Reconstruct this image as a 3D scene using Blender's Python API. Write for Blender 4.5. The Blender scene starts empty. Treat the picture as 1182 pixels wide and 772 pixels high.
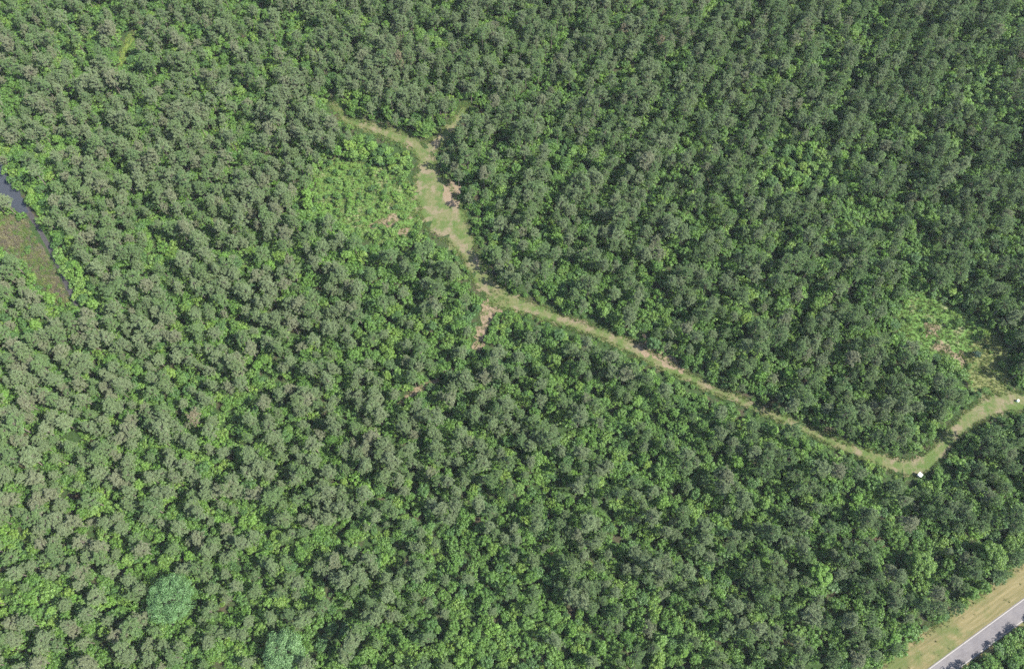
import bpy, math, random
import numpy as np
from mathutils import Vector

rng = np.random.default_rng(11)
random.seed(11)
S = bpy.context.scene
COL = S.collection
R = math.radians

# ------------------------------------------------------------------ camera
CAM_H, PITCH, F_PX, PW, PH = 285.0, R(65.0), 928.0, 1182.0, 772.0
SP, CP = math.sin(PITCH), math.cos(PITCH)

def ground(x, y, z=0.0):
    """photo position -> place on the level z (metres)"""
    a, b = (x - PW / 2) / F_PX, (PH / 2 - y) / F_PX
    dx, dy, dz = a, CP + b * SP, -SP + b * CP
    t = (CAM_H - z) / -dz
    return (dx * t, dy * t)

def to_photo(P):
    """world points (n,3) -> photo x, y, depth"""
    P = np.asarray(P, float)
    rx, ry, rz = P[:, 0], P[:, 1], P[:, 2] - CAM_H
    d = ry * CP - rz * SP
    u = ry * SP + rz * CP
    return PW / 2 + F_PX * rx / d, PH / 2 - F_PX * u / d, d

cam = bpy.data.cameras.new("camera")
cam.sensor_width = 36.0
cam.lens = 36.0 * F_PX / PW
cam.clip_start, cam.clip_end = 1.0, 6000.0
camo = bpy.data.objects.new("camera", cam)
COL.objects.link(camo)
camo.location = (0, 0, CAM_H)
camo.rotation_euler = (R(90) - PITCH, 0, 0)
S.camera = camo

# ------------------------------------------------------------------ light
SUN_EL, SUN_AZ = R(47), R(-17)          # azimuth measured from +X (the right of the photo), counter-clockwise
sd = Vector((math.cos(SUN_EL) * math.cos(SUN_AZ), math.cos(SUN_EL) * math.sin(SUN_AZ), math.sin(SUN_EL)))
sun = bpy.data.lights.new("sun", "SUN")
sun.energy, sun.angle, sun.color = 4.8, R(0.53), (1.0, 0.965, 0.90)
suno = bpy.data.objects.new("sun", sun)
COL.objects.link(suno)
suno.rotation_euler = sd.to_track_quat('Z', 'Y').to_euler()
suno.location = sd * 500
W = bpy.data.worlds.new("World")
S.world = W
W.use_nodes = True
nt = W.node_tree
sky = nt.nodes.new("ShaderNodeTexSky")
sky.sky_type = 'NISHITA'
sky.sun_disc = False
sky.sun_elevation = SUN_EL
sky.sun_rotation = math.pi / 2 - SUN_AZ
bg = nt.nodes["Background"]
nt.links.new(sky.outputs[0], bg.inputs[0])
bg.inputs[1].default_value = 0.12
S.view_settings.view_transform = 'Standard'
S.view_settings.look = 'None'
S.view_settings.gamma = 1.0
S.view_settings.use_curve_mapping = False
S.cycles.use_denoising = False
S.view_settings.exposure = 1.88

# ------------------------------------------------------------------ materials
def new_mat(name):
    m = bpy.data.materials.new(name)
    m.use_nodes = True
    n = m.node_tree.nodes
    n.clear()
    return m, n, m.node_tree.links

def node(n, kind, **kw):
    o = n.new(kind)
    for k, v in kw.items():
        setattr(o, k, v)
    return o

def ramp(n, stops, interp='LINEAR'):
    r = n.new("ShaderNodeValToRGB")
    r.color_ramp.interpolation = interp
    e = r.color_ramp.elements
    while len(e) < len(stops):
        e.new(0.5)
    for el, (p, c) in zip(e, stops):
        el.position = p
        el.color = (*c, 1)
    return r

def leaf_mat(name, colours, transl=0.25, island=0.35, rough=0.55, spec=0.3):
    """foliage: one colour per tree picked along the ramp, each leaf varied a little"""
    m, n, l = new_mat(name)
    out = node(n, "ShaderNodeOutputMaterial")
    oi = node(n, "ShaderNodeObjectInfo")
    geo = node(n, "ShaderNodeNewGeometry")
    st = [(i / (len(colours) - 1), c) for i, c in enumerate(colours)]
    rp = ramp(n, st)
    mr = node(n, "ShaderNodeMath", operation='MULTIPLY_ADD')
    mr.inputs[1].default_value = island
    mr.inputs[2].default_value = -island / 2
    l.new(geo.outputs["Random Per Island"], mr.inputs[0])
    ad = node(n, "ShaderNodeMath", operation='ADD')
    l.new(oi.outputs["Random"], ad.inputs[0])
    l.new(mr.outputs[0], ad.inputs[1])
    l.new(ad.outputs[0], rp.inputs[0])
    hs = node(n, "ShaderNodeHueSaturation")
    mv = node(n, "ShaderNodeMapRange")
    mv.inputs[3].default_value, mv.inputs[4].default_value = 0.72, 1.28
    l.new(geo.outputs["Random Per Island"], mv.inputs[0])
    l.new(mv.outputs[0], hs.inputs["Value"])
    l.new(rp.outputs[0], hs.inputs["Color"])
    bs = node(n, "ShaderNodeBsdfPrincipled")
    bs.inputs["Roughness"].default_value = rough
    bs.inputs["Specular IOR Level"].default_value = spec
    tr = node(n, "ShaderNodeBsdfTranslucent")
    l.new(hs.outputs[0], bs.inputs["Base Color"])
    l.new(hs.outputs[0], tr.inputs[0])
    mx = node(n, "ShaderNodeMixShader")
    mx.inputs[0].default_value = transl
    l.new(bs.outputs[0], mx.inputs[1])
    l.new(tr.outputs[0], mx.inputs[2])
    l.new(mx.outputs[0], out.inputs[0])
    return m

def ground_mat(name, layers, rough=0.9, bump=0.0, stretch=None):
    """layers: (scale, [(pos, colour)...], fac_scale, (lo, hi)); each next layer is mixed over by its own noise"""
    m, n, l = new_mat(name)
    out = node(n, "ShaderNodeOutputMaterial")
    tc = node(n, "ShaderNodeTexCoord")
    co = tc.outputs["Object"]
    if stretch:
        mp = node(n, "ShaderNodeMapping")
        mp.vector_type = 'TEXTURE'                        # turn first, then stretch along the road
        mp.inputs["Rotation"].default_value = (0, 0, -stretch[0])
        mp.inputs["Scale"].default_value = (1 / stretch[1], 1 / stretch[2], 1)
        l.new(co, mp.inputs[0])
        co2 = mp.outputs[0]
    else:
        co2 = co
    last = None
    for i, (sc, stops, fsc, lohi) in enumerate(layers):
        tx = node(n, "ShaderNodeTexNoise")
        tx.inputs["Scale"].default_value = sc
        tx.inputs["Detail"].default_value = 8
        tx.inputs["Roughness"].default_value = 0.7
        l.new(co2, tx.inputs["Vector"])
        rp = ramp(n, stops)
        l.new(tx.outputs[0], rp.inputs[0])
        if last is None:
            last = rp.outputs[0]
        else:
            fx = node(n, "ShaderNodeTexNoise")
            fx.inputs["Scale"].default_value = fsc
            fx.inputs["Detail"].default_value = 6
            fx.inputs["Roughness"].default_value = 0.65
            l.new(co, fx.inputs["Vector"])
            mr = node(n, "ShaderNodeMapRange")
            mr.inputs[1].default_value, mr.inputs[2].default_value = lohi
            l.new(fx.outputs[0], mr.inputs[0])
            mix = node(n, "ShaderNodeMix", data_type='RGBA')
            l.new(mr.outputs[0], mix.inputs[0])
            l.new(last, mix.inputs[6])
            l.new(rp.outputs[0], mix.inputs[7])
            last = mix.outputs[2]
    bs = node(n, "ShaderNodeBsdfPrincipled")
    bs.inputs["Roughness"].default_value = rough
    bs.inputs["Specular IOR Level"].default_value = 0.15
    l.new(last, bs.inputs["Base Color"])
    if bump:
        bx = node(n, "ShaderNodeTexNoise")
        bx.inputs["Scale"].default_value = 1.6
        bx.inputs["Detail"].default_value = 6
        l.new(co, bx.inputs["Vector"])
        bp = node(n, "ShaderNodeBump")
        bp.inputs["Strength"].default_value = 0.8
        bp.inputs["Distance"].default_value = bump
        l.new(bx.outputs[0], bp.inputs["Height"])
        l.new(bp.outputs[0], bs.inputs["Normal"])
    l.new(bs.outputs[0], out.inputs[0])
    return m

def plain_mat(name, c, rough=0.6, spec=0.4, noise=0.12, nscale=3.0):
    m, n, l = new_mat(name)
    out = node(n, "ShaderNodeOutputMaterial")
    bs = node(n, "ShaderNodeBsdfPrincipled")
    bs.inputs["Roughness"].default_value = rough
    bs.inputs["Specular IOR Level"].default_value = spec
    tc = node(n, "ShaderNodeTexCoord")
    tx = node(n, "ShaderNodeTexNoise")
    tx.inputs["Scale"].default_value = nscale
    tx.inputs["Detail"].default_value = 6
    l.new(tc.outputs["Object"], tx.inputs["Vector"])
    rp = ramp(n, [(0.3, tuple(v * (1 - noise) for v in c)), (0.7, tuple(min(1, v * (1 + noise)) for v in c))])
    l.new(tx.outputs[0], rp.inputs[0])
    l.new(rp.outputs[0], bs.inputs["Base Color"])
    l.new(bs.outputs[0], out.inputs[0])
    return m

M = {}
M['pine_grey'] = leaf_mat("grey_green_needles", [(.1307, .1719, .0838), (.1151, .1617, .0710), (.1256, .1771, .0759), (.1464, .1771, .0936), (.1097, .1566, .0684)], .40, spec=.22, rough=.55)
M['pine_green'] = leaf_mat("green_needles", [(.0966, .1566, .0557), (.1097, .1694, .0608), (.0888, .1438, .0557), (.1229, .1719, .0684)], .40, spec=.22, rough=.55)
M['pine_brown'] = leaf_mat("brownish_needles", [(.1474, .1694, .0918), (.1401, .1641, .0871), (.1571, .1694, .0990)], .40, spec=.22, rough=.55)
M['pine_rust'] = leaf_mat("rusty_needles", [(.1320, .1150, .0630), (.1232, .1100, .0630)], .2)
M['broad_green'] = leaf_mat("green_leaves", [(.0438, .1017, .0171), (.0693, .1392, .0213), (.0555, .1157, .0235), (.0948, .1606, .0256)], .3)
M['broad_yellow'] = leaf_mat("yellow_green_leaves", [(.0715, .1573, .0229), (.0940, .1762, .0256), (.0854, .1573, .0384), (.1132, .1805, .0281)], .3)
M['broad_dark'] = leaf_mat("dark_green_leaves", [(.0338, .0802, .0187), (.0468, .1003, .0204), (.0416, .0885, .0255)], .25)
M['broad_teal'] = leaf_mat("blue_green_leaves", [(.0684, .1322, .0453), (.0779, .1440, .0491), (.0614, .1251, .0397)], .25)
M['bark'] = plain_mat("bark", (.105, .090, .072), .9, .1, .35, 6)
M['dead'] = leaf_mat("dry_stems", [(.1230, .1104, .0697), (.1558, .1380, .0861), (.0984, .0828, .0574)], .15)
M['grass_blade'] = leaf_mat("grass_blades", [(.0719, .1402, .0276), (.0994, .1530, .0361), (.1381, .1722, .0510), (.0607, .1275, .0234)], .3)
M['tan_blade'] = leaf_mat("dry_grass_blades", [(.1989, .1913, .0797), (.1658, .1785, .0638), (.2210, .2167, .1010)], .3)

# ------------------------------------------------------------------ mesh helpers
class MB:
    """collects triangles/quads by material and builds ONE mesh"""
    def __init__(self):
        self.v, self.f, self.m = [], [], []
        self.n = 0
    def add(self, verts, faces, mat=0):
        self.v.append(np.asarray(verts, float).reshape(-1, 3))
        for f in faces:
            self.f.append(tuple(i + self.n for i in f))
            self.m.append(mat)
        self.n += len(self.v[-1])
    def tube(self, pts, rad, sides=6, mat=0, cap=True):
        pts = [np.asarray(p, float) for p in pts]
        rings = []
        for i, p in enumerate(pts):
            t = pts[min(i + 1, len(pts) - 1)] - pts[max(i - 1, 0)]
            t = t / (np.linalg.norm(t) + 1e-9)
            a = np.cross(t, (0.3, 0.1, 0.95) if abs(t[2]) < .9 else (1, 0, 0))
            a /= np.linalg.norm(a)
            b = np.cross(t, a)
            ang = np.arange(sides) * 2 * np.pi / sides
            rings.append(p + rad[i] * (np.outer(np.cos(ang), a) + np.outer(np.sin(ang), b)))
        fs = []
        for i in range(len(pts) - 1):
            for k in range(sides):
                k2 = (k + 1) % sides
                fs.append((i * sides + k, i * sides + k2, (i + 1) * sides + k2, (i + 1) * sides + k))
        if cap:
            fs.append(tuple((len(pts) - 1) * sides + k for k in range(sides)))
        self.add(np.vstack(rings), fs, mat)
    def box(self, c, s, mat=0, rot=0.0):
        cx, cy, cz = c
        x, y, z = (v / 2 for v in s)
        vs = np.array([(a, b, d) for d in (-z, z) for a, b in ((-x, -y), (x, -y), (x, y), (-x, y))])
        cr, sr = math.cos(rot), math.sin(rot)
        vs = np.c_[vs[:, 0] * cr - vs[:, 1] * sr, vs[:, 0] * sr + vs[:, 1] * cr, vs[:, 2]] + (cx, cy, cz)
        self.add(vs, [(3, 2, 1, 0), (4, 5, 6, 7), (0, 1, 5, 4), (1, 2, 6, 5), (2, 3, 7, 6), (3, 0, 4, 7)], mat)
    def cards(self, C, A, B, mat=0, tri=False):
        """leaves at C with half axes A and B"""
        k = len(C)
        if tri:
            V = np.stack([C - B, C + B, C + A], 1).reshape(-1, 3)
            F = np.arange(3 * k).reshape(-1, 3)
        else:
            V = np.stack([C - A, C - B * .9, C + A, C + B], 1).reshape(-1, 3)
            F = np.arange(4 * k).reshape(-1, 4)
        self.add(V, [tuple(r) for r in F.tolist()], mat)
    def mesh(self, name, mats):
        me = bpy.data.meshes.new(name)
        me.from_pydata(np.vstack(self.v).tolist(), [], self.f)
        for m in mats:
            me.materials.append(m)
        if len(mats) > 1:
            me.polygons.foreach_set("material_index", self.m)
        me.update()
        return me

def unit(v):
    return v / (np.linalg.norm(v, axis=-1, keepdims=True) + 1e-9)

def frames(D):
    """two unit vectors square to each direction, turned at random"""
    q = unit(rng.normal(size=D.shape))
    a = unit(np.cross(D, q))
    return a, np.cross(D, a)

def pine_parts(h, r, base, n_whorl, seed):
    """trunk mesh builder and needle mesh builder of one plantation pine"""
    g = np.random.default_rng(seed)
    tb, cb = MB(), MB()
    bend = g.normal(0, .18, 2)
    zs = np.linspace(0, h, 7)
    ax = lambda z: np.array([bend[0] * (z / h) ** 2, bend[1] * (z / h) ** 2, z])
    tb.tube([ax(z) for z in zs], [.17 * (1 - .93 * z / h) + .012 for z in zs], 7)
    C, D = [], []
    for i in range(n_whorl):
        u = min(max((i + g.uniform(-.3, .3)) / (n_whorl - 1), 0), 1)
        z = base + (h - base) * (u ** .95) * .93
        prof = (1 - u) ** .55 * (.74 + .26 * min(1, u / .25)) + .10
        nb = int(g.choice((3, 4, 4, 5)))
        a0 = g.uniform(0, 6.28)
        for b in range(nb):
            a = a0 + b * 6.283 / nb + g.normal(0, .22)
            L = r * prof * g.uniform(.48, 1.30)
            el = R(4 + 52 * u + g.normal(0, 8))
            d = np.array([math.cos(a) * math.cos(el), math.sin(a) * math.cos(el), math.sin(el)])
            p0 = ax(z)
            end = p0 + d * L + np.array([0, 0, .12 * L])
            tb.tube([p0, p0 + d * L * .55, end], [.035, .022, .008], 3, cap=False)
            side = unit(np.cross(d, (0, 0, 1.0)))
            plumes = [(1.0, 0.0, .36)]
            if L > 1.3:
                plumes.append((g.uniform(.60, .78), g.choice((-1, 1)) * g.uniform(.4, .7), .32))
            if L > 1.9:
                plumes.append((g.uniform(.45, .70), -np.sign(plumes[-1][1]) * g.uniform(.4, .75), .30))
            for t, o, rad in plumes:
                pc = p0 + d * L * t + np.array([0, 0, .12 * L * t * t]) + side * o
                if o:
                    tb.tube([p0 + d * L * (t - .2), pc], [.016, .007], 3, cap=False)
                for q in range(6):
                    e = unit(g.normal(size=3)) * rad * g.random() ** .5 * np.array([1, 1, .6])
                    C.append(pc + e)
                    D.append(unit(e * 1.4 + d * .45 + np.array([0, 0, .75])))
    C.append(ax(h)); D.append(np.array([0, 0, 1.]))
    C, D = np.array(C), np.array(D)
    m = 14
    CC, DD = np.repeat(C, m, 0), np.repeat(D, m, 0)
    dirs = unit(DD * .5 + unit(g.normal(size=CC.shape)))
    ln = g.uniform(.28, .50, (len(CC), 1))
    a = unit(np.cross(dirs, DD + g.normal(size=CC.shape) * .45))
    cb.cards(CC + dirs * .02, dirs * ln, a * g.uniform(.055, .095, (len(CC), 1)), tri=True)
    return tb, cb

def broad_parts(h, r, base, clumps, leaves, leaf, seed, flat=.75, multi=1, cl=(.24, .46)):
    """trunk and leaf mesh builders of a broadleaf tree or shrub: clumps of leaf faces on real limbs"""
    g = np.random.default_rng(seed)
    tb, cb = MB(), MB()
    cz = (h + base) / 2
    hz = (h - base) / 2
    cen = [np.array([0, 0, cz + hz * .62])]
    tries = 0
    while len(cen) < clumps and tries < 3000:
        tries += 1
        p = g.normal(size=3)
        p /= np.linalg.norm(p)
        if p[2] < -.45:
            continue
        q = np.array([p[0] * r, p[1] * r, cz + p[2] * hz]) * np.array([1, 1, 1]) 
        s = g.uniform(.45, .86)
        q = np.array([q[0] * s, q[1] * s, cz + (q[2] - cz) * s])
        if all(np.linalg.norm(q - c) > .42 * r * (24 / clumps) ** .33 for c in cen):
            cen.append(q)
    for t in range(multi):
        o = g.normal(0, .12, 2) if multi > 1 else np.zeros(2)
        top = np.array([o[0] * 3, o[1] * 3, base + (h - base) * .55])
        tb.tube([(o[0], o[1], 0), (o[0] * 2, o[1] * 2, base), top], [.022 * h + .02, .016 * h + .01, .008 * h], 6)
    for c in cen:
        tb.tube([(0, 0, base * .9), (c[0] * .5, c[1] * .5, (c[2] + base) / 2), tuple(c)], [.011 * h, .007 * h, .003 * h], 3, cap=False)
    cs = np.array([r * g.uniform(*cl) * (20 / max(clumps, 6)) ** .2 for _ in cen])
    idx = np.repeat(np.arange(len(cen)), leaves)
    n = unit(g.normal(size=(len(idx), 3)))
    n[:, 2] = np.where(g.random(len(idx)) < .8, np.abs(n[:, 2]), n[:, 2])
    rad = cs[idx][:, None] * (g.random((len(idx), 1)) ** .33) * np.array([1, 1, flat])
    P = np.array(cen)[idx] + n * rad
    nn = unit(n + unit(g.normal(size=n.shape)) * .75 + np.array([0, 0, .35]))
    a = unit(np.cross(nn, g.normal(size=n.shape)))
    b = np.cross(nn, a)
    sz = leaf * g.uniform(.65, 1.35, (len(idx), 1))
    cb.cards(P, a * sz, b * sz * .62)
    return tb, cb

def tuft_mesh(name, h, w, k, mat, seed):
    g = np.random.default_rng(seed)
    b = MB()
    p = np.c_[g.normal(0, w, (k, 2)), np.zeros(k)]
    d = unit(np.c_[g.normal(0, .45, (k, 2)), np.ones(k)]) * (h * g.uniform(.5, 1.2, (k, 1)))
    s = unit(np.cross(d, g.normal(size=(k, 3)))) * .05
    b.cards(p, d, s, tri=True)
    return b.mesh(name, [mat])

# ------------------------------------------------------------------ kinds of plant (meshes)
PINE = {}                      # variety -> list of (trunk mesh, crown mesh, height, radius)
for var, mat, cnt in (('grey', 'pine_grey', 9), ('green', 'pine_green', 7), ('brown', 'pine_brown', 5), ('rust', 'pine_rust', 1)):
    PINE[var] = []
    for i in range(cnt):
        h = 11.5 + random.uniform(-.8, 1.2)
        r = random.uniform(2.25, 2.85)
        tb, cb = pine_parts(h, r, h * random.uniform(.56, .64), random.choice((6, 7, 7, 8)), 100 + 17 * i + len(var))
        PINE[var].append((tb, cb, h, r, mat))
BROAD = {}
for var, mat, cnt in (('green', 'broad_green', 4), ('yellow', 'broad_yellow', 3), ('dark', 'broad_dark', 3)):
    BROAD[var] = []
    for i in range(cnt):
        h = 7.5 + random.uniform(-.8, .8)
        r = random.uniform(2.0, 2.6)
        tb, cb = broad_parts(h, r, h * .28, 20, 85, .21, 300 + 31 * i + len(var))
        BROAD[var].append((tb, cb, h, r, mat))
SHRUB = {}
for var, mat, cnt in (('green', 'broad_green', 3), ('yellow', 'broad_yellow', 3), ('dark', 'broad_dark', 2)):
    SHRUB[var] = []
    for i in range(cnt):
        h = random.uniform(2.0, 2.8)
        r = random.uniform(1.2, 1.6)
        tb, cb = broad_parts(h, r, h * .18, 10, 60, .16, 500 + 13 * i + len(var), multi=3)
        SHRUB[var].append((tb, cb, h, r, mat))

def kinds_to_meshes(D, what):
    for var, L in D.items():
        for i, (tb, cb, h, r, mat) in enumerate(L):
            tm = tb.mesh(f"{what}_trunk", [M['bark']])
            cm = cb.mesh(f"{what}_crown", [M[mat]])
            both = MB()
            both.v, both.f, both.m, both.n = list(cb.v), list(cb.f), list(cb.m), cb.n
            for vv in tb.v:
                pass
            off = both.n
            both.v += tb.v
            both.f += [tuple(k + off for k in f) for f in tb.f]
            both.m += [1] * len(tb.f)
            bm_ = both.mesh(f"{what}_whole", [M[mat], M['bark']])
            L[i] = dict(trunk=tm, crown=cm, whole=bm_, h=h, r=r)
kinds_to_meshes(PINE, "pine")
kinds_to_meshes(BROAD, "broadleaf")
kinds_to_meshes(SHRUB, "shrub")

# ------------------------------------------------------------------ layout in the photo, put down on the ground
def seg_dist(px, py, pts):
    """distance (photo px) to a polyline, with the half width there"""
    best = np.full(px.shape, 1e9)
    for (x0, y0, w0), (x1, y1, w1) in zip(pts[:-1], pts[1:]):
        dx, dy = x1 - x0, y1 - y0
        t = np.clip(((px - x0) * dx + (py - y0) * dy) / (dx * dx + dy * dy + 1e-9), 0, 1)
        d = np.hypot(px - x0 - t * dx, py - y0 - t * dy) - (w0 + t * (w1 - w0)) / 2
        best = np.minimum(best, d)
    return best

def in_poly(px, py, poly):
    ins = np.zeros(px.shape, bool)
    n = len(poly)
    for i in range(n):
        x0, y0 = poly[i]
        x1, y1 = poly[(i + 1) % n]
        c = ((y0 > py) != (y1 > py)) & (px < (x1 - x0) * (py - y0) / (y1 - y0 + 1e-12) + x0)
        ins ^= c
    return ins

TRACK = [(383, 119, 7), (400, 139, 9), (440, 152, 13), (478, 165, 17), (492, 182, 19), (494, 205, 34), (500, 228, 52), (512, 250, 54),
         (528, 268, 36), (544, 296, 20), (556, 322, 24), (578, 345, 30), (620, 359, 20), (660, 373, 17), (700, 387, 17), (735, 404, 22),
         (775, 426, 17), (820, 448, 13), (870, 469, 13), (920, 491, 13), (970, 514, 15), (1010, 528, 19), (1042, 540, 24)]
TRACK = [(x, y, w * (.72 if i > 10 else .88)) for i, (x, y, w) in enumerate(TRACK)]
TRACK2 = [(1042, 540, 22), (1062, 538, 26), (1082, 523, 22), (1100, 501, 20), (1118, 484, 24), (1140, 470, 28), (1165, 464, 28), (1215, 462, 28)]
BRANCH = [(496, 172, 15), (512, 158, 13), (526, 142, 11), (537, 124, 8)]
SPUR = [(574, 346, 22), (562, 366, 16), (556, 384, 15), (550, 404, 11)]
FAINT = [(506, 436, 3), (490, 446, 6), (470, 460, 5), (452, 474, 2)]
TRACK2 = [(x, y, w * .84) for x, y, w in TRACK2]
MEADOW = [(362, 205), (385, 182), (430, 190), (470, 205), (488, 240), (476, 282), (440, 284), (400, 268), (368, 240)]
CLEARING = [(1034, 352), (1062, 338), (1092, 348), (1118, 366), (1152, 384), (1166, 420), (1164, 450), (1136, 462), (1122, 448), (1104, 424), (1062, 404), (1036, 384)]
WATER = [(-40, 152), (0, 186), (14, 205), (24, 226), (33, 245), (24, 249), (12, 238), (2, 227), (-40, 214)]
DITCH = [(30, 240, 8), (41, 258, 5), (55, 282, 5), (69, 310, 6), (81, 336, 6), (89, 354, 3)]
MARSH = [(-20, 244), (10, 250), (28, 252), (40, 272), (54, 294), (70, 326), (82, 352), (66, 350), (48, 330), (28, 306), (0, 290), (-30, 270)]
YELLOWSTRIP = [(154, 40, 8), (147, 56, 13), (140, 76, 9)]

# the road: two edge lines seen in the photo give its direction and width
a0, a1 = np.array(ground(1074, 771)), np.array(ground(1182, 691))
b0, b1 = np.array(ground(1106, 771)), np.array(ground(1182, 715))
RD = unit((a1 - a0) / np.linalg.norm(a1 - a0) + (b1 - b0) / np.linalg.norm(b1 - b0))
RN = np.array([-RD[1], RD[0]])                       # points to the woods on the near side of the photo's centre
off_a = float(np.mean([a0 @ RN, a1 @ RN]))
off_b = float(np.mean([b0 @ RN, b1 @ RN]))
ROAD_C, ROAD_W = (off_a + off_b) / 2, abs(off_a - off_b)
print("road width", ROAD_W, "heading", math.degrees(math.atan2(RD[1], RD[0])))
VERGE_IN = ROAD_C + ROAD_W / 2 + .5
VERGE_W = float(np.array(ground(1120, 702)) @ RN) - VERGE_IN + 2.5
print("verge", VERGE_W)

def road_off(P):
    return P[:, 0] * RN[0] + P[:, 1] * RN[1]

# ------------------------------------------------------------------ ground sheets
def link(name, me, parent=None, **props):
    o = bpy.data.objects.new(name, me)
    COL.objects.link(o)
    if parent is not None:
        o.parent = parent
    for k, v in props.items():
        o[k] = v
    return o

litter = ground_mat("forest_floor", [
    (.9, [(.25, (.0180, .0156, .0090)), (.5, (.0330, .0270, .0156)), (.75, (.0570, .0420, .0270))], 0, (0, 1)),
    (1.2, [(.3, (.0108, .0240, .0060)), (.7, (.0252, .0468, .0108))], .12, (.36, .50))], bump=.15)
b = MB()
b.add([(-1600, -1200, 0), (1600, -1200, 0), (1600, 2400, 0), (-1600, 2400, 0)], [(0, 1, 2, 3)])
link("ground", b.mesh("ground", [litter]), kind="structure")

def ribbon(pts, z, mat, name, jitter=.17, step=2.2):
    """a strip laid on the ground, with an uneven edge; pts in photo px with widths"""
    P = []
    for (x0, y0, w0), (x1, y1, w1) in zip(pts[:-1], pts[1:]):
        k = max(2, int(math.hypot(x1 - x0, y1 - y0) / step))
        for i in range(k):
            t = i / k
            P.append((x0 + t * (x1 - x0), y0 + t * (y1 - y0), w0 + t * (w1 - w0)))
    P.append(pts[-1])
    P = np.array(P)
    for _ in range(4):
        P[1:-1] = (P[:-2] + P[2:] + 2 * P[1:-1]) / 4
    d = unit(np.gradient(P[:, :2], axis=0))
    nrm = np.c_[-d[:, 1], d[:, 0]]
    ph = rng.uniform(0, 6.28, 8)
    s = np.arange(len(P))
    def wob(o):
        return 1 + jitter * (np.sin(s * .55 + ph[o]) + np.sin(s * 1.3 + ph[o + 1]) * .7 + np.sin(s * .21 + ph[o + 2])) + rng.normal(0, jitter * .9, len(P))
    Lp = P[:, :2] + nrm * (P[:, 2] / 2 * wob(0))[:, None]
    Rp = P[:, :2] - nrm * (P[:, 2] / 2 * wob(4))[:, None]
    V = [(*ground(*p), z) for p in Lp] + [(*ground(*p), z) for p in Rp]
    n = len(P)
    bb = MB()
    bb.add(V, [(i, i + n, i + n + 1, i + 1) for i in range(n - 1)])
    return link(name, bb.mesh(name, [mat]), kind="structure")

def patch(poly, z, mat, name, jitter=1.6, kind="structure"):
    """an area laid on the ground, photo outline with a ragged edge"""
    pts = []
    n = len(poly)
    for i in range(n):
        (x0, y0), (x1, y1) = poly[i], poly[(i + 1) % n]
        k = max(2, int(math.hypot(x1 - x0, y1 - y0) / 4))
        for j in range(k):
            t = j / k
            pts.append((x0 + t * (x1 - x0) + rng.normal(0, jitter), y0 + t * (y1 - y0) + rng.normal(0, jitter)))
    bb = MB()
    bb.add([(*ground(*p), z) for p in pts], [tuple(range(len(pts)))[::-1]])
    o = link(name, bb.mesh(name, [mat]), kind=kind)
    return o

track_mat = ground_mat("mown_grass_track", [
    (.9, [(.30, (.0430, .0581, .0158)), (.5, (.0705, .0757, .0299)), (.70, (.1015, .0933, .0458))], 0, (0, 1)),
    (1.6, [(.3, (.0817, .0686, .0396)), (.7, (.1290, .1056, .0669))], .16, (.47, .57)),
    (1.8, [(.3, (.0275, .0510, .0106)), (.7, (.0585, .0810, .0211))], .22, (.46, .58)),
    (2.5, [(.3, (.0516, .0440, .0282)), (.7, (.0860, .0722, .0484))], .45, (.62, .68))], bump=.15)
soil_mat = ground_mat("bare_pinkish_soil", [
    (1.4, [(.25, (.0734, .0537, .0318)), (.5, (.1224, .0927, .0595)), (.75, (.1713, .1342, .0936))], 0, (0, 1)),
    (1.6, [(.3, (.0342, .0537, .0129)), (.7, (.0783, .0927, .0298))], .35, (.56, .64))], bump=.15)
meadow_mat = ground_mat("weedy_clearing", [
    (1.0, [(.25, (.0279, .0683, .0145)), (.5, (.0558, .1066, .0218)), (.75, (.0907, .1323, .0399))], 0, (0, 1)),
    (1.3, [(.3, (.1116, .1109, .0544)), (.7, (.1674, .1621, .0907))], .13, (.54, .64))], bump=.2)
pale_mat = ground_mat("pale_rough_grass", [
    (1.0, [(.28, (.050, .066, .018)), (.5, (.084, .092, .032)), (.72, (.118, .110, .050))], 0, (0, 1)),
    (1.4, [(.3, (.034, .066, .013)), (.7, (.066, .096, .024))], .2, (.52, .62))], bump=.15)
mud_mat = ground_mat("marsh_mud", [
    (.8, [(.25, (.0174, .0158, .0121)), (.5, (.0369, .0327, .0232)), (.75, (.0564, .0496, .0349))], 0, (0, 1)),
    (1.3, [(.3, (.0347, .0645, .0139)), (.7, (.0651, .0992, .0232))], .15, (.55, .62))], bump=.15)
ribbon(TRACK, .012, track_mat, "grassy_path")
ribbon(TRACK2, .016, track_mat, "grassy_path")
ribbon(BRANCH, .008, track_mat, "grassy_path")
ribbon(SPUR, .008, soil_mat, "dirt_path", .2)
ribbon([(506, 436, 4), (490, 446, 8), (470, 460, 6), (452, 474, 3)], .008, soil_mat, "dirt_path", .3)
ribbon([(745, 386, 5), (742, 398, 14), (760, 410, 15), (790, 428, 7)], .020, soil_mat, "dirt_path", .25)
yellow_mat = ground_mat("yellow_weeds", [(1.0, [(.3, (.0585, .0918, .0154)), (.7, (.0975, .1296, .0230))], 0, (0, 1))], bump=.2)
ribbon(YELLOWSTRIP, .008, yellow_mat, "grassy_path", .2)
patch(MEADOW, .004, meadow_mat, "clearing_ground")
patch(CLEARING, .004, meadow_mat, "clearing_ground")
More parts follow.
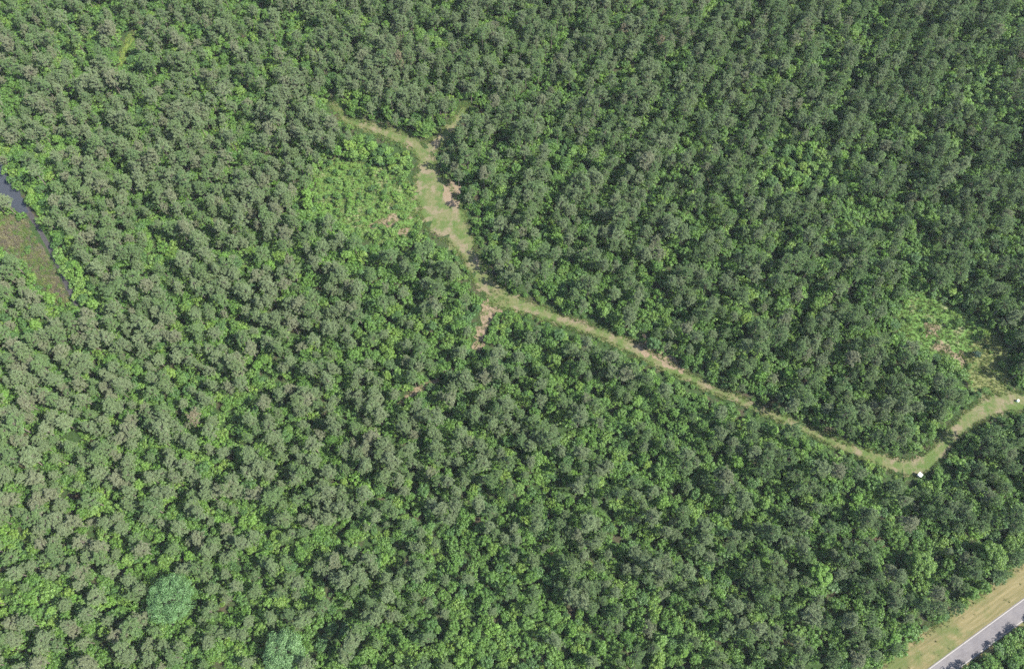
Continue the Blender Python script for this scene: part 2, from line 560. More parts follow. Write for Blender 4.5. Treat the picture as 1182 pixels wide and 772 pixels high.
SOIL = [[(1066, 374), (1084, 378), (1082, 388), (1070, 388)], [(1079, 394), (1090, 396), (1104, 408), (1102, 414), (1088, 410), (1076, 402)],
             [(1108, 404), (1114, 408), (1118, 420), (1108, 424), (1104, 416)],
             [(452, 246), (462, 250), (460, 262), (450, 264), (438, 258), (428, 266), (422, 262)], [(462, 262), (472, 264), (470, 272), (460, 270)],
             [(512, 212), (526, 210), (532, 222), (528, 240), (516, 236)]]
for poly in SOIL:
    patch(poly, .020, soil_mat, "bare_soil", 1.8)
patch([(1106, 424), (1120, 402), (1138, 388), (1154, 386), (1166, 418), (1162, 458), (1138, 466), (1122, 450)], .008, pale_mat, "clearing_ground", 2.2)
patch(MARSH, .008, mud_mat, "marsh_ground")

wm, n_, l_ = new_mat("murky_water")
o_ = node(n_, "ShaderNodeOutputMaterial")
p_ = node(n_, "ShaderNodeBsdfPrincipled")
p_.inputs["Roughness"].default_value = .12
p_.inputs["Base Color"].default_value = (.026, .029, .034, 1)
p_.inputs["IOR"].default_value = 1.33
t_ = node(n_, "ShaderNodeTexCoord")
x_ = node(n_, "ShaderNodeTexNoise")
x_.inputs["Scale"].default_value = .9
l_.new(t_.outputs["Object"], x_.inputs["Vector"])
q_ = node(n_, "ShaderNodeBump")
q_.inputs["Strength"].default_value = .25
q_.inputs["Distance"].default_value = .05
l_.new(x_.outputs[0], q_.inputs["Height"])
l_.new(q_.outputs[0], p_.inputs["Normal"])
l_.new(p_.outputs[0], o_.inputs[0])
ditch_mat = ground_mat("wet_mud", [(1.0, [(.3, (.020, .019, .020)), (.7, (.05, .045, .042))], 0, (0, 1))], rough=.45)
ribbon(DITCH, .012, ditch_mat, "ditch", .08)
patch(WATER, .016, wm, "water", .8)

# road and verge run on well past the frame
RANG = math.atan2(RD[1], RD[0])
asphalt = ground_mat("grey_asphalt", [
    (2.4, [(.3, (.0715, .0660, .0670)), (.7, (.0981, .0903, .0901))], 0, (0, 1)),
    (2.0, [(.3, (.0876, .0806, .0793)), (.7, (.1246, .1146, .1115))], .10, (.46, .62))], rough=.85, stretch=(-RANG, .12, 1.0))
verge_mat = ground_mat("dry_mown_verge", [
    (.5, [(.35, (.0543, .0539, .0187)), (.5, (.0970, .0801, .0345)), (.65, (.1475, .1184, .0575))], 0, (0, 1)),
    (1.0, [(.25, (.0536, .0563, .0194)), (.5, (.0861, .0759, .0336)), (.75, (.1210, .1029, .0540))], 0, (0, 1)),
    (1.4, [(.3, (.0373, .0539, .0129)), (.7, (.0652, .0735, .0238))], .10, (.48, .62))], bump=.12, stretch=(-RANG, .10, 1.3))
def road_strip(o0, o1, z, name, mat, jit=0.0, **kw):
    L0, L1, k = -300, 700, 250
    s = np.linspace(L0, L1, k)
    base = RD * (np.array(ground(1182, 700)) @ RD)
    V = []
    for o in (o0, o1):
        for v in s:
            p = base + RD * v - RN * (base @ RN) + RN * (o + (rng.normal(0, jit) if jit else 0))
            V.append((p[0], p[1], z))
    bb = MB()
    bb.add(V, [(i, i + k, i + k + 1, i + 1) for i in range(k - 1)])
    return link(name, bb.mesh(name, [mat]), **kw)
road_strip(ROAD_C + ROAD_W / 2 + VERGE_W + .5, ROAD_C - ROAD_W / 2 - 1.6, .004, "verge", verge_mat, .5, kind="structure")
road_strip(ROAD_C + ROAD_W / 2 + .35, ROAD_C - ROAD_W / 2 - .35, .030, "road", asphalt, .03, kind="structure")
paint = plain_mat("road_paint", (.205, .19, .165), .7, .3, .12, 1.2)
for s_ in (1, -1):
    c_ = ROAD_C + s_ * ROAD_W / 2
    road_strip(c_ + .09, c_ - .09, .036, "road_edge_line", paint, kind="structure")

# ------------------------------------------------------------------ where plants grow
def noise2(x, y, scale, seed):
    """smooth value noise, 0..1"""
    g = np.random.default_rng(seed)
    T = g.random((64, 64))
    u, v = x / scale + 1000, y / scale + 1000
    i, j = np.floor(u).astype(int), np.floor(v).astype(int)
    fu, fv = u - i, v - j
    fu, fv = fu * fu * (3 - 2 * fu), fv * fv * (3 - 2 * fv)
    t = lambda a, b: T[a % 64, b % 64]
    return (t(i, j) * (1 - fu) + t(i + 1, j) * fu) * (1 - fv) + (t(i, j + 1) * (1 - fu) + t(i + 1, j + 1) * fu) * fv

# patches of brighter broadleaf growth: x, y, rx, ry, how much, how yellow
SPOTS = [(60, 130, 34, 14, .6, .3), (40, 152, 24, 12, .5, .4), (190, 25, 60, 10, .6, 0), (262, 55, 32, 14, .6, .3), (312, 12, 40, 14, .5, .2),
         (420, 28, 30, 26, .5, .2), (410, 112, 16, 14, .9, .1), (500, 22, 20, 20, .4, .4), (592, 22, 22, 16, .4, .4), (425, 190, 62, 34, .95, .7),
         (380, 232, 36, 26, .9, .8), (500, 148, 36, 20, .8, .6), (470, 290, 40, 18, .6, .3), (408, 282, 34, 20, .6, .4), (655, 172, 18, 14, .7, .2), (690, 190, 20, 12, .5, .3),
         (1010, 45, 20, 34, .65, .6), (940, 190, 66, 38, .75, .8), (1080, 140, 50, 36, .55, .6), (1130, 100, 44, 30, .5, .6), (910, 352, 56, 28, .55, .7), (880, 270, 60, 16, .4, .4), (1040, 250, 60, 18, .4, .5), (760, 220, 90, 10, .5, .3),
         (950, 130, 30, 46, .5, .5), (860, 420, 60, 14, .4, .4), (1080, 350, 44, 24, .9, .5), (1130, 360, 44, 20, .6, .3), (150, 442, 30, 14, .3, .3), (250, 425, 44, 22, .4, .3), (290, 570, 44, 30, .4, .4), (120, 640, 30, 24, .5, .4),
         (60, 700, 64, 24, .75, .8), (30, 690, 40, 16, .8, .7), (20, 620, 24, 14, .5, .3), (240, 742, 40, 24, .5, .6), (320, 700, 30, 16, .6, .8), (520, 745, 190, 26, .8, .35), (420, 755, 90, 20, .8, .3), (640, 745, 70, 30, .7, .3), (800, 722, 50, 46, .75, .3),
         (880, 582, 80, 16, .65, .4), (790, 565, 70, 18, .45, .3), (990, 590, 60, 22, .5, .5), (1110, 560, 36, 20, .4, .4), (1110, 600, 30, 24, .4, .4), (430, 560, 46, 20, .45, .4),
         (560, 545, 90, 20, .35, .4), (640, 470, 100, 16, .35, .3), (480, 430, 40, 26, .35, .2), (700, 575, 60, 18, .3, .4), (210, 440, 30, 22, .4, .3), (160, 570, 60, 20, .25, .4), (1160, 390, 26, 50, .6, .1), (1120, 440, 20, 14, .6, .5),
         (250, 295, 120, 12, .5, .3), (150, 265, 60, 8, .3, .2), (1160, 745, 60, 40, .9, .2), (330, 240, 30, 14, .4, .3), (90, 262, 16, 30, .4, .4), (20, 372, 26, 18, .8, .2), (50, 330, 24, 14, .8, .6)]
EDGE_S = [(x, y + w * .5 + 8, 13) for x, y, w in TRACK[11:-1]]
EDGE_N = [(x, y - w * .5 - 8, 8) for x, y, w in TRACK[11:-1]]
BANK = [(2, 172, 16), (22, 198, 22), (44, 234, 26), (62, 270, 20), (82, 306, 16), (96, 340, 14)]

def broad_share(px, py, wx, wy):
    v = .04 + .42 * np.clip((noise2(wx, wy, 24, 5) - .52) * 3, 0, 1) + .25 * np.clip((noise2(wx, wy, 60, 9) - .45) * 3, 0, 1) * noise2(wx, wy, 9, 6) + .08 * noise2(wx, wy, 9, 6)
    yel = .06 + .30 * noise2(wx, wy, 40, 8) ** 2
    for x, y, rx, ry, a, ye in SPOTS:
        d = np.hypot((px - x) / rx, (py - y) / ry)
        k = np.clip(1.35 - d, 0, 1)
        v = np.maximum(v, a * np.minimum(1, k * 1.6))
        yel = np.where(k > .3, ye, yel)
    for line, a, ye in ((EDGE_S, .7, .45), (EDGE_N, .35, .2), (BANK, .97, .75)):
        d = seg_dist(px, py, line)
        v = np.maximum(v, a * np.clip(1 - d / 6, 0, 1))
        yel = np.where(d < 4, ye, yel)
    return v, yel

def open_ground(px, py, P, m):
    """how far (photo px, negative inside) the foot of a plant is from ground that stays open"""
    d = np.minimum(seg_dist(px, py, TRACK), seg_dist(px, py, TRACK2))
    d = np.minimum(d, seg_dist(px, py, BRANCH))
    d = np.minimum(d, seg_dist(px, py, SPUR))
    d = np.minimum(d, np.minimum(seg_dist(px, py, YELLOWSTRIP), seg_dist(px, py, FAINT)))
    blocked = d < m
    o = road_off(P)
    blocked |= (o < ROAD_C + ROAD_W / 2 + VERGE_W + m * .3) & (o > ROAD_C - ROAD_W / 2 - .8 - m * .2)
    wet = in_poly(px, py, WATER) | (seg_dist(px, py, DITCH) < 0)
    return blocked, wet, in_poly(px, py, MEADOW) | in_poly(px, py, CLEARING), in_poly(px, py, MARSH)

X0, X1, Y0, Y1 = -340, 340, -45, 400
def rows(heading, row, along, jit, thin=0):
    """planting rows over the whole stand; heading in degrees from straight ahead"""
    c, s = math.cos(R(heading)), math.sin(R(heading))
    L = 620
    a = np.arange(-L, L, row)
    k = np.arange(-L, L, along)
    A, K = np.meshgrid(a, k)
    K = K + rng.uniform(0, along, a.size)[None, :]
    x, y = A * c + K * s, -A * s + K * c
    x, y = x + rng.normal(0, jit, x.shape), y + 180 + rng.normal(0, jit, x.shape)
    P = np.c_[x.ravel(), y.ravel()]
    if thin:                                          # every so many rows was felled when the stand was thinned
        cut = np.broadcast_to((np.arange(a.size) % thin == 0)[None, :], x.shape).ravel() & (rng.random(len(P)) < .78)
        P = P[~cut]
    return P[(P[:, 0] > X0) & (P[:, 0] < X1) & (P[:, 1] > Y0) & (P[:, 1] < Y1)]

def north_of_track(px, py):
    xs = np.array([p[0] for p in TRACK[6:]] + [1215.])
    ys = np.array([p[1] for p in TRACK[6:]] + [620.])
    yl = np.interp(px, xs, ys)
    return (py < yl) & (px > 500 + (230 - py) * .05)

A_ = rows(28, 4.5, 3.75, .45, 4)
B_ = rows(122, 4.5, 3.75, .6, 4)
C_ = rows(-28, 4.4, 3.8, 1.0)
def foot_px(P, z=0.0):
    return to_photo(np.c_[P, np.full(len(P), z)])
px, py, _ = foot_px(A_)
A_ = A_[north_of_track(px, py)]
px, py, _ = foot_px(B_)
B_ = B_[~north_of_track(px, py) & (px > 420 - (py - 300) * .35)]
px, py, _ = foot_px(C_)
C_ = C_[~north_of_track(px, py) & ~(px > 420 - (py - 300) * .35)]
T_ = np.vstack([A_, B_, C_])

px, py, dep = foot_px(T_)
blk, wet, mead, marsh = open_ground(px, py, T_, 2.0)
keep = ~(blk | wet | mead | marsh)
gap = noise2(T_[:, 0], T_[:, 1], 13, 21)
keep &= ~((gap > .74) & (rng.random(len(T_)) < .65))
keep &= rng.random(len(T_)) > .09
cxx, cyy, _ = foot_px(T_, 8.0)
sees = np.minimum(np.minimum(seg_dist(cxx, cyy, TRACK), seg_dist(cxx, cyy, TRACK2)), np.minimum(np.minimum(seg_dist(cxx, cyy, BRANCH), seg_dist(cxx, cyy, SPUR)), np.minimum(seg_dist(cxx, cyy, YELLOWSTRIP), seg_dist(cxx, cyy, FAINT) )))
keep &= (sees > np.where(cxx < 640, rng.uniform(6, 9, len(T_)), rng.uniform(2.5, 7.5, len(T_))))
hut_at = np.array(ground(1060, 549))
keep &= (np.hypot(T_[:, 0] - hut_at[0] - 4, T_[:, 1] - hut_at[1] + 1) > 6.5) & (seg_dist(cxx, cyy, TRACK2) > 12)
keep &= ~(in_poly(cxx, cyy, MEADOW) | in_poly(cxx, cyy, CLEARING) | in_poly(cxx, cyy, MARSH) | in_poly(cxx, cyy, WATER))
for poly in (CLEARING, MEADOW, MARSH):                # crowns do not lean over the openings either
    ring = [(x, y, 0) for x, y in poly + poly[:1]]
    keep &= seg_dist(cxx, cyy, ring) > (7 if poly is CLEARING else 5)
keep &= seg_dist(cxx, cyy, DITCH) > 4.5
T_ = T_[keep]
cx, cy, dep = foot_px(T_, 8.0)
share, yel = broad_share(cx, cy, T_[:, 0], T_[:, 1])
BIG = [(196, 690, 8.0), (326, 752, 6.8), (1066, 650, 4.4), (1150, 640, 4.6), (950, 662, 3.6)]      # large round crowns
bigpos = [ground(x, y, 9.0) for x, y, r in BIG]
far_from_big = np.ones(len(T_), bool)
for (bx, by), (_, _, r) in zip(bigpos, BIG):
    far_from_big &= np.hypot(T_[:, 0] - bx, T_[:, 1] - by) > r + .9
T_, cx, cy, dep, share, yel = (v[far_from_big] for v in (T_, cx, cy, dep, share, yel))
across = road_off(T_) < ROAD_C
is_broad = (rng.random(len(T_)) < share) | across

# what is built: list of plants: kind, variety, mesh index, x, y, scale xyz, turn
plants = []
brownness = .04 + .15 * np.clip((520 - cx) / 520, 0, 1)
greenness = .30 + .38 * np.clip((cx - 400) / 700, 0, 1)
for i in range(len(T_)):
    x, y = T_[i]
    if is_broad[i]:
        u = rng.random()
        var = 'yellow' if u < yel[i] * .75 else ('dark' if u > .88 else 'green')
        k = int(rng.integers(len(BROAD[var])))
        s = rng.uniform(.62, 1.08) * (.62 if across[i] else .85 if share[i] > .85 else 1.0)
        plants.append(('broad', var, k, x, y, s * rng.uniform(.8, 1.1), s, rng.uniform(0, 6.28), cx[i], cy[i], dep[i], share[i]))
        if rng.random() < .75:
            x2, y2 = x + rng.normal(0, 1.6), y + rng.normal(0, 1.6)
            plants.append(('under', var, int(rng.integers(2)), x2, y2, rng.uniform(1.0, 1.7), rng.uniform(1.0, 1.7), rng.uniform(0, 6.28), cx[i], cy[i], dep[i], share[i]))
    else:
        u = rng.random()
        var = 'rust' if u > .998 else 'brown' if u < brownness[i] else ('green' if u < brownness[i] + greenness[i] else 'grey')
        k = int(rng.integers(len(PINE[var])))
        s = rng.normal(.93, .18)
        s = min(max(s, .48), 1.32)
        plants.append(('pine', var, k, x, y, s * rng.uniform(.88, 1.12), s, rng.uniform(0, 6.28), cx[i], cy[i], dep[i], share[i]))

# undergrowth everywhere below the trees
U_ = rows(40, 2.5, 2.5, .9)
px, py, dep = foot_px(U_)
blk, wet, mead, marsh = open_ground(px, py, U_, 1.5)
keep = ~(blk | wet) & (rng.random(len(U_)) < np.where(mead, .9, np.where(marsh, .26, .93)))
for poly in SOIL:
    keep &= ~(in_poly(px, py, poly) & (rng.random(len(U_)) < .9))
keep &= ~(in_poly(px, py, CLEARING) & (rng.random(len(U_)) < np.where(py > 385, .88, .60)))
keep &= (seg_dist(px, py, DITCH) > 3.5) | (rng.random(len(U_)) < .1)
U_ = U_[keep]; mead = mead[keep]; marsh = marsh[keep]
px, py, dep = foot_px(U_, 1.5)
sh, ye = broad_share(px, py, U_[:, 0], U_[:, 1])
dtrack = np.minimum(seg_dist(px, py, TRACK), np.minimum(seg_dist(px, py, TRACK2), seg_dist(px, py, BRANCH)))
for i in range(len(U_)):
    u = rng.random()
    var = 'yellow' if u < (.5 if mead[i] else ye[i] * (.35 + .6 * sh[i])) else ('green' if u < .80 else 'dark')
    k = int(rng.integers(len(SHRUB[var])))
    s = rng.uniform(.6, 1.75) * (rng.uniform(.3, .78) if mead[i] else rng.uniform(.3, .6) if marsh[i] else rng.uniform(.25, .55) if dtrack[i] < 4 else .7 if dtrack[i] < 10 else 1.0)
    kind = 'shrub' if (mead[i] or dtrack[i] < 7) else 'under'
    plants.append((kind, var, k, U_[i, 0], U_[i, 1], s, s * rng.uniform(.7, 1.2), rng.uniform(0, 6.28), px[i], py[i], dep[i], sh[i]))

# ------------------------------------------------------------------ choose the ones that stand as things
def inframe(p, m=0):
    return m < p[8] < PW - m and m < p[9] < PH - m
def pick(kind, n, extra=None, n_extra=0):
    ids = [i for i, p in enumerate(plants) if p[0] == kind and inframe(p, 3)]
    chosen = []
    if extra:
        e = [i for i in ids if extra(plants[i])]
        e.sort(key=lambda i: plants[i][10])
        chosen = e[:n_extra]
    rest = sorted(set(ids) - set(chosen), key=lambda i: plants[i][10])
    return set(chosen), set(rest[:n - len(chosen)])

def edge_of_verge(p):
    o = p[3] * RN[0] + p[4] * RN[1]
    return abs(o - (ROAD_C + ROAD_W / 2 + VERGE_W)) < 5
def by_track(p):
    q = np.array([p[8]]), np.array([p[9] + 14])
    return float(min(seg_dist(*q, TRACK)[0], seg_dist(*q, TRACK2)[0])) < 9 and p[9] > 300

pine_edge, pine_near = pick('pine', 300, lambda p: edge_of_verge(p) or by_track(p), 60)
broad_edge, broad_near = pick('broad', 300, lambda p: edge_of_verge(p) or by_track(p), 60)
sh_all, sh_near = pick('shrub', 280)

# ------------------------------------------------------------------ stuff: everything past the individuals, one object per kind
def stuff_object(name, protos, pts, rot, scl, idx, label, cat, mats):
    """one object whose geometry nodes set down the protos on its points"""
    src = bpy.data.collections.new(name + "_source")      # never linked to the scene
    for i, me in enumerate(protos):
        src.objects.link(bpy.data.objects.new(f"{name}_source_{i:03d}", me))
    me = bpy.data.meshes.new(name)
    me.from_pydata([tuple(p) for p in pts], [], [])
    for an, ty, arr in (("turn", 'FLOAT_VECTOR', rot), ("size", 'FLOAT_VECTOR', scl), ("pick", 'INT', idx)):
        at = me.attributes.new(an, ty, 'POINT')
        at.data.foreach_set("vector" if ty == 'FLOAT_VECTOR' else "value", np.ascontiguousarray(np.asarray(arr), dtype=np.float32 if ty != 'INT' else np.int32).ravel())
    o = link(name, me, kind="stuff", label=label, category=cat)
    ng = bpy.data.node_groups.new(name + "_nodes", 'GeometryNodeTree')
    ng.interface.new_socket("Geometry", in_out='INPUT', socket_type='NodeSocketGeometry')
    ng.interface.new_socket("Geometry", in_out='OUTPUT', socket_type='NodeSocketGeometry')
    N, L = ng.nodes, ng.links
    gi, go = N.new("NodeGroupInput"), N.new("NodeGroupOutput")
    ci = N.new("GeometryNodeCollectionInfo")
    ci.inputs["Collection"].default_value = src
    ci.inputs["Separate Children"].default_value = True
    ci.inputs["Reset Children"].default_value = True
    iop = N.new("GeometryNodeInstanceOnPoints")
    iop.inputs["Pick Instance"].default_value = True
    def attr(nm, dt):
        a = N.new("GeometryNodeInputNamedAttribute")
        a.data_type = dt
        a.inputs["Name"].default_value = nm
        return a.outputs["Attribute"]
    e2r = N.new("FunctionNodeEulerToRotation")
    L.new(attr("turn", 'FLOAT_VECTOR'), e2r.inputs[0])
    L.new(gi.outputs[0], iop.inputs["Points"])
    L.new(ci.outputs[0], iop.inputs["Instance"])
    L.new(attr("pick", 'INT'), iop.inputs["Instance Index"])
    L.new(e2r.outputs[0], iop.inputs["Rotation"])
    L.new(attr("size", 'FLOAT_VECTOR'), iop.inputs["Scale"])
    L.new(iop.outputs[0], go.inputs[0])
    md = o.modifiers.new("scatter", 'NODES')
    md.node_group = ng
    return o

def stuff_plants(name, D, sel, label, cat):
    protos, at = [], {}
    for var in sorted(D):
        for k, d in enumerate(D[var]):
            at[(var, k)] = len(protos)
            protos.append(d['whole'])
    P = [(p[3], p[4], 0) for p in sel]
    rot = [(random.gauss(0, .03), random.gauss(0, .03), p[7]) for p in sel]
    scl = [(p[5] * (1 + .13 * math.sin(7 * p[7])), p[5] * (1 - .13 * math.sin(7 * p[7])), p[6]) for p in sel]
    idx = [at[(p[1], p[2] % len(D[p[1]]))] for p in sel]
    return stuff_object(name, protos, P, rot, scl, idx, label, cat, None)

own = pine_edge | pine_near | broad_edge | broad_near | sh_all | sh_near
rest = lambda kinds: [p for i, p in enumerate(plants) if p[0] in kinds and i not in own]
stuff_plants("pine_forest", PINE, rest(('pine',)), "grey green pine plantation reaching to the far side of the picture", "forest")
stuff_plants("broadleaf_woods", BROAD, rest(('broad',)), "bright green broadleaf growth scattered through the far pine plantation", "woods")
stuff_plants("undergrowth", SHRUB, rest(('under', 'shrub')), "low green undergrowth filling the gaps below the pines", "undergrowth")
print("plants", {k: sum(1 for p in plants if p[0] == k) for k in ('pine', 'broad', 'under', 'shrub')})

# tufts of grass on clearings, track edges, verge and marsh
def scatter(n, test, heights):
    pts = []
    xs = rng.uniform(X0, X1, n); ys = rng.uniform(Y0, Y1, n)
    P = np.c_[xs, ys]
    qx, qy, _ = foot_px(P)
    return P[test(qx, qy, P)]
def t_grass(qx, qy, P):
    d = np.minimum(np.minimum(seg_dist(qx, qy, TRACK), seg_dist(qx, qy, TRACK2)), seg_dist(qx, qy, BRANCH))
    edge = (np.abs(d) < 3.0)
    o = road_off(P) - (ROAD_C + ROAD_W / 2)
    v = ((o > VERGE_W - 1.5) & (o < VERGE_W + 2.5) & (rng.random(len(P)) < .5)) | ((o > 1.0) & (o < VERGE_W) & (rng.random(len(P)) < .012))
    near_soil = (np.minimum(seg_dist(qx, qy, SPUR), seg_dist(qx, qy, FAINT)) < 3) & (rng.random(len(P)) < .45)
    return edge | v | near_soil | (seg_dist(qx, qy, YELLOWSTRIP) < 1.5) | in_poly(qx, qy, MEADOW) | in_poly(qx, qy, CLEARING)
G = scatter(900000, t_grass, None)
if len(G) > 16000:
    G = G[rng.permutation(len(G))[:16000]]
gm = [tuft_mesh("grass_tuft", .45, .16, 16, M['grass_blade'], 1), tuft_mesh("grass_tuft", .6, .2, 18, M['grass_blade'], 2), tuft_mesh("grass_tuft", .4, .2, 16, M['tan_blade'], 3)]
zr = lambda k: np.c_[np.zeros(k), np.zeros(k), rng.uniform(0, 6.28, k)]
sc3 = lambda k, a, b_: np.repeat(rng.uniform(a, b_, (k, 1)), 3, 1)
stuff_object("grass", gm, np.c_[G, np.zeros(len(G))], zr(len(G)), sc3(len(G), .6, 1.5), rng.choice(3, len(G), p=(.4, .35, .25)), "rough green and straw coloured grass on the clearings and track edges", "grass", None)
Rr = scatter(700000, lambda qx, qy, P: in_poly(qx, qy, MARSH), None)
Rr = Rr[:9000]
rm = [tuft_mesh("reed_tuft", .9, .3, 18, M['grass_blade'], 6), tuft_mesh("reed_tuft", 1.5, .25, 18, M['dead'], 4), tuft_mesh("reed_tuft", 1.2, .3, 16, M['tan_blade'], 5)]
stuff_object("reeds", rm, np.c_[Rr, np.zeros(len(Rr))], zr(len(Rr)), sc3(len(Rr), .6, 1.4), np.where(rng.random(len(Rr)) < np.clip(noise2(Rr[:, 0], Rr[:, 1], 5, 31) * 2 - .55, .1, .9), 0, rng.choice((1, 2), len(Rr), p=(.6, .4))), "dry brown and green reeds growing along the dark creek", "reeds", None)

# ------------------------------------------------------------------ trees and shrubs that are things
def make_plant(name, d, label, cat, group=None):
    root = bpy.data.objects.new(name, None)
    root.empty_display_size = .5
    COL.objects.link(root)
    root['label'], root['category'] = label, cat
    if group:
        root['group'] = group
    link("trunk" if name != "shrub" else "stem", d['trunk'], root)
    link("crown" if name != "shrub" else "foliage", d['crown'], root)
    return root

def copy_tree(o):
    c = o.copy()
    COL.objects.link(c)
    for ch in list(o.children):
        k = ch.copy()
        COL.objects.link(k)
        k.parent = c
    return c

first = {}
def put(name, D, p, label, cat, group):
    key = (name, p[1], p[2] % len(D[p[1]]))
    if key not in first:
        o = first[key] = make_plant(name, D[key[1]][key[2]], label, cat, group)
    else:
        o = copy_tree(first[key])
    o['label'], o['category'], o['group'] = label, cat, group
    o.location = (p[3], p[4], 0)
    o.rotation_euler = (random.gauss(0, .03), random.gauss(0, .03), p[7])
    o.scale = (p[5] * (1 + .13 * math.sin(7 * p[7])), p[5] * (1 - .13 * math.sin(7 * p[7])), p[6])
    return o

PCOL = {'rust': 'dying rust brown', 'grey': 'grey green', 'green': 'plain green', 'brown': 'brownish grey'}
BCOL = {'green': 'bright green', 'yellow': 'yellow green', 'dark': 'dark green'}
def where(p, i, edge):
    if i in edge:
        if edge_of_verge(p):
            return "at the tree line along the straw coloured road verge", "verge"
        return "on the border of the narrow grassy track", "track"
    if p[3] * RN[0] + p[4] * RN[1] < ROAD_C:
        return "on the far side of the paved road, lower right corner", "across the road"
    if p[8] < 270:
        return "in the dense stand around the big blue green tree, bottom left", "bottom left"
    if p[8] < 560:
        return "in the stand left of the middle at the bottom edge", "bottom left of middle"
    if p[8] < 800:
        return "in the stand right of the middle at the bottom edge", "bottom right of middle"
    return "in the dark stand between middle and road, bottom right", "bottom right"

for i in sorted(pine_edge | pine_near):
    p = plants[i]
    w, gname = where(p, i, pine_edge)
    put("pine_tree", PINE, p, f"{PCOL[p[1]]} pine {w}", "pine tree", f"{PCOL[p[1]]} pines, {gname}")
for i in sorted(broad_edge | broad_near):
    p = plants[i]
    w, gname = where(p, i, broad_edge)
    put("broadleaf_tree", BROAD, p, f"{BCOL[p[1]]} leafy tree {w}", "broadleaf tree", f"{BCOL[p[1]]} broadleaf trees, {gname}")
for i in sorted(sh_all | sh_near):
    p = plants[i]
    one = np.array([p[8]]), np.array([p[9]])
    if in_poly(*one, CLEARING)[0]:
        w, gname = "in the weedy clearing with pale bare soil near the right edge", "right clearing"
    elif in_poly(*one, MEADOW)[0]:
        w, gname = "in the overgrown clearing left of the forked track", "upper clearing"
    elif p[8] > 1040:
        w, gname = "beside the track end near the small white hut", "by the hut"
    elif p[8] > 760:
        w, gname = "along the straight lower stretch of the grassy track", "lower track"
    elif p[8] > 540:
        w, gname = "along the bend in the middle of the grassy track", "track bend"
    else:
        w, gname = "along the upper stretch of the grassy track", "upper track"
    put("shrub", SHRUB, p, f"low {BCOL[p[1]]} shrub {w}", "shrub", f"{BCOL[p[1]]} shrubs, {gname}")

# the few large round crowns
BIGLAB = ["largest round blue green crown among grey pines, lower left", "large loose blue green crown cut by the bottom edge",
          "fresh green crown among dark pines a little inland from the road verge", "broad pale green crown just beside the road verge at the right edge", "yellow green crown standing alone among the dark pines, bottom right"]
for i, ((bx, by), (qx_, qy_, r)) in enumerate(zip(bigpos, BIG)):
    h = 7.5 + r * .75
    tb, cb = broad_parts(h, r, h * .3, int(22 + r * 5), 330, .21, 900 + i, flat=.7, cl=(.26, .42))
    mt = (M['broad_teal'], M['broad_teal'], M['broad_green'], M['broad_green'], M['broad_yellow'])[i]
    d = dict(trunk=tb.mesh("round_trunk", [M['bark']]), crown=cb.mesh("round_crown", [mt]))
    o = make_plant("round_tree", d, BIGLAB[i], "tree")
    o.location = (bx, by, 0)

# small dark cedar and bright bush alone in the right clearing
tb, cb = broad_parts(3.6, 1.5, .2, 16, 110, .13, 950, flat=.9)
o = make_plant("cedar_tree", dict(trunk=tb.mesh("cedar_trunk", [M['bark']]), crown=cb.mesh("cedar_crown", [leaf_mat("dark_cedar", [(.020, .048, .026), (.028, .058, .030)], .1)])),
               "small dark blue green cedar standing alone beside the pale bare soil", "tree")
o.location = (*ground(1124, 411), 0)

# white box hut at the fork of the track, built as a small box blind
white = plain_mat("white_panel", (.62, .62, .60), .5, .4, .03, 2)
dark = plain_mat("dark_opening", (.03, .03, .03), .5, .3, .1, 2)
grey = plain_mat("grey_timber", (.22, .20, .18), .8, .2, .2, 4)
hut = bpy.data.objects.new("hut", None)
COL.objects.link(hut)
hut['label'], hut['category'] = "small white box hut with flat roof standing at the track fork", "hut"
hx, hy = ground(1060, 549)
hut.location = (hx, hy, 0)
hut.rotation_euler = (0, 0, R(42))
hut.scale = (.70, .70, .80)
for sx in (-1, 1):
    for sy in (-1, 1):
        b = MB(); b.tube([(sx * .72, sy * .72, 0), (sx * .72, sy * .72, .45)], [.06, .06], 8)
        link("leg", b.mesh("hut_leg", [grey]), hut)
b = MB(); b.box((0, 0, .49), (1.66, 1.66, .08)); link("floor_panel", b.mesh("hut_floor", [grey]), hut)
b = MB()
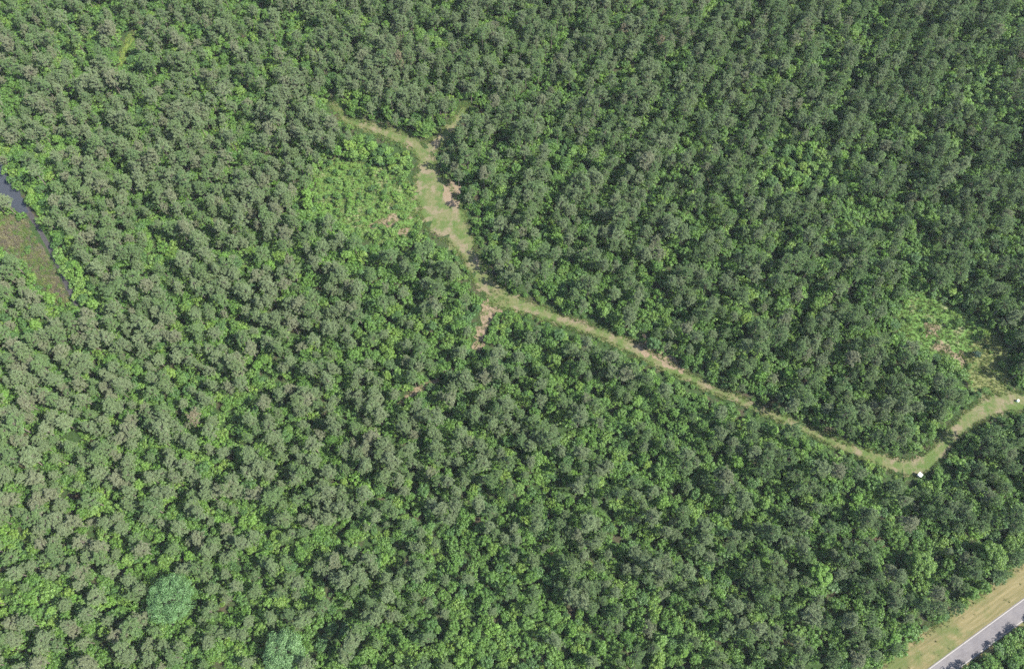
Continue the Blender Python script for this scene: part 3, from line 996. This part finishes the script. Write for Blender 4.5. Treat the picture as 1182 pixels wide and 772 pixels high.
for s_ in (-1, 1):                                    # four walls with a window band left open between
    b.box((0, s_ * .77, .95), (1.6, .06, .84)); b.box((0, s_ * .77, 1.93), (1.6, .06, .26))
    b.box((s_ * .77, 0, .95), (.06, 1.476, .84)); b.box((s_ * .77, 0, 1.93), (.06, 1.476, .26))
    for t in (-1, 1):
        b.box((s_ * .74, t * .7685, 1.585), (.12, .057, .43))
link("wall", b.mesh("hut_wall", [white]), hut)
b = MB(); b.box((0, 0, 2.11), (1.95, 1.95, .09)); b.box((0, 0, 2.17), (1.75, 1.75, .03)); link("roof", b.mesh("hut_roof", [white]), hut)
b = MB(); b.box((.15, -.812, 1.0), (.6, .02, .9)); dr = link("door", b.mesh("hut_door", [white]), hut)
b = MB(); b.box((.38, -.835, 1.0), (.05, .03, .14)); link("handle", b.mesh("hut_handle", [dark]), dr)

# white drum on the mown grass at the right edge
drum = bpy.data.objects.new("drum", None)
COL.objects.link(drum)
drum['label'], drum['category'] = "small whitish drum standing on the mown grass at the right edge", "drum"
drum.location = (*ground(1174, 463), 0)
pale = plain_mat("pale_plastic", (.72, .80, .66), .5, .4, .03, 2)
b = MB(); b.tube([(0, 0, z) for z in (0, .05, .3, .33, .36, .62, .65, .68, .92, .97)], [.40, .44, .44, .46, .44, .44, .46, .44, .44, .40], 24)
link("body", b.mesh("drum_body", [pale]), drum)
b = MB(); b.tube([(0, 0, .972), (0, 0, 1.0)], [.41, .40], 24); link("lid", b.mesh("drum_lid", [pale]), drum)

# ------------------------------------------------------------------ air
HAZE = 0.000030
hm, hn, hl = new_mat("thin_haze")
ho = node(hn, "ShaderNodeOutputMaterial")
hv = node(hn, "ShaderNodeVolumePrincipled")
hv.inputs["Color"].default_value = (.86, .92, 1.0, 1)
hv.inputs["Density"].default_value = HAZE
hv.inputs["Anisotropy"].default_value = 0
hl.new(hv.outputs[0], ho.inputs["Volume"])
b = MB(); b.box((0, 600, 149), (3400, 3800, 300))
link("haze", b.mesh("haze", [hm]), kind="stuff", label="thin pale summer haze in the air above the forest", category="haze")
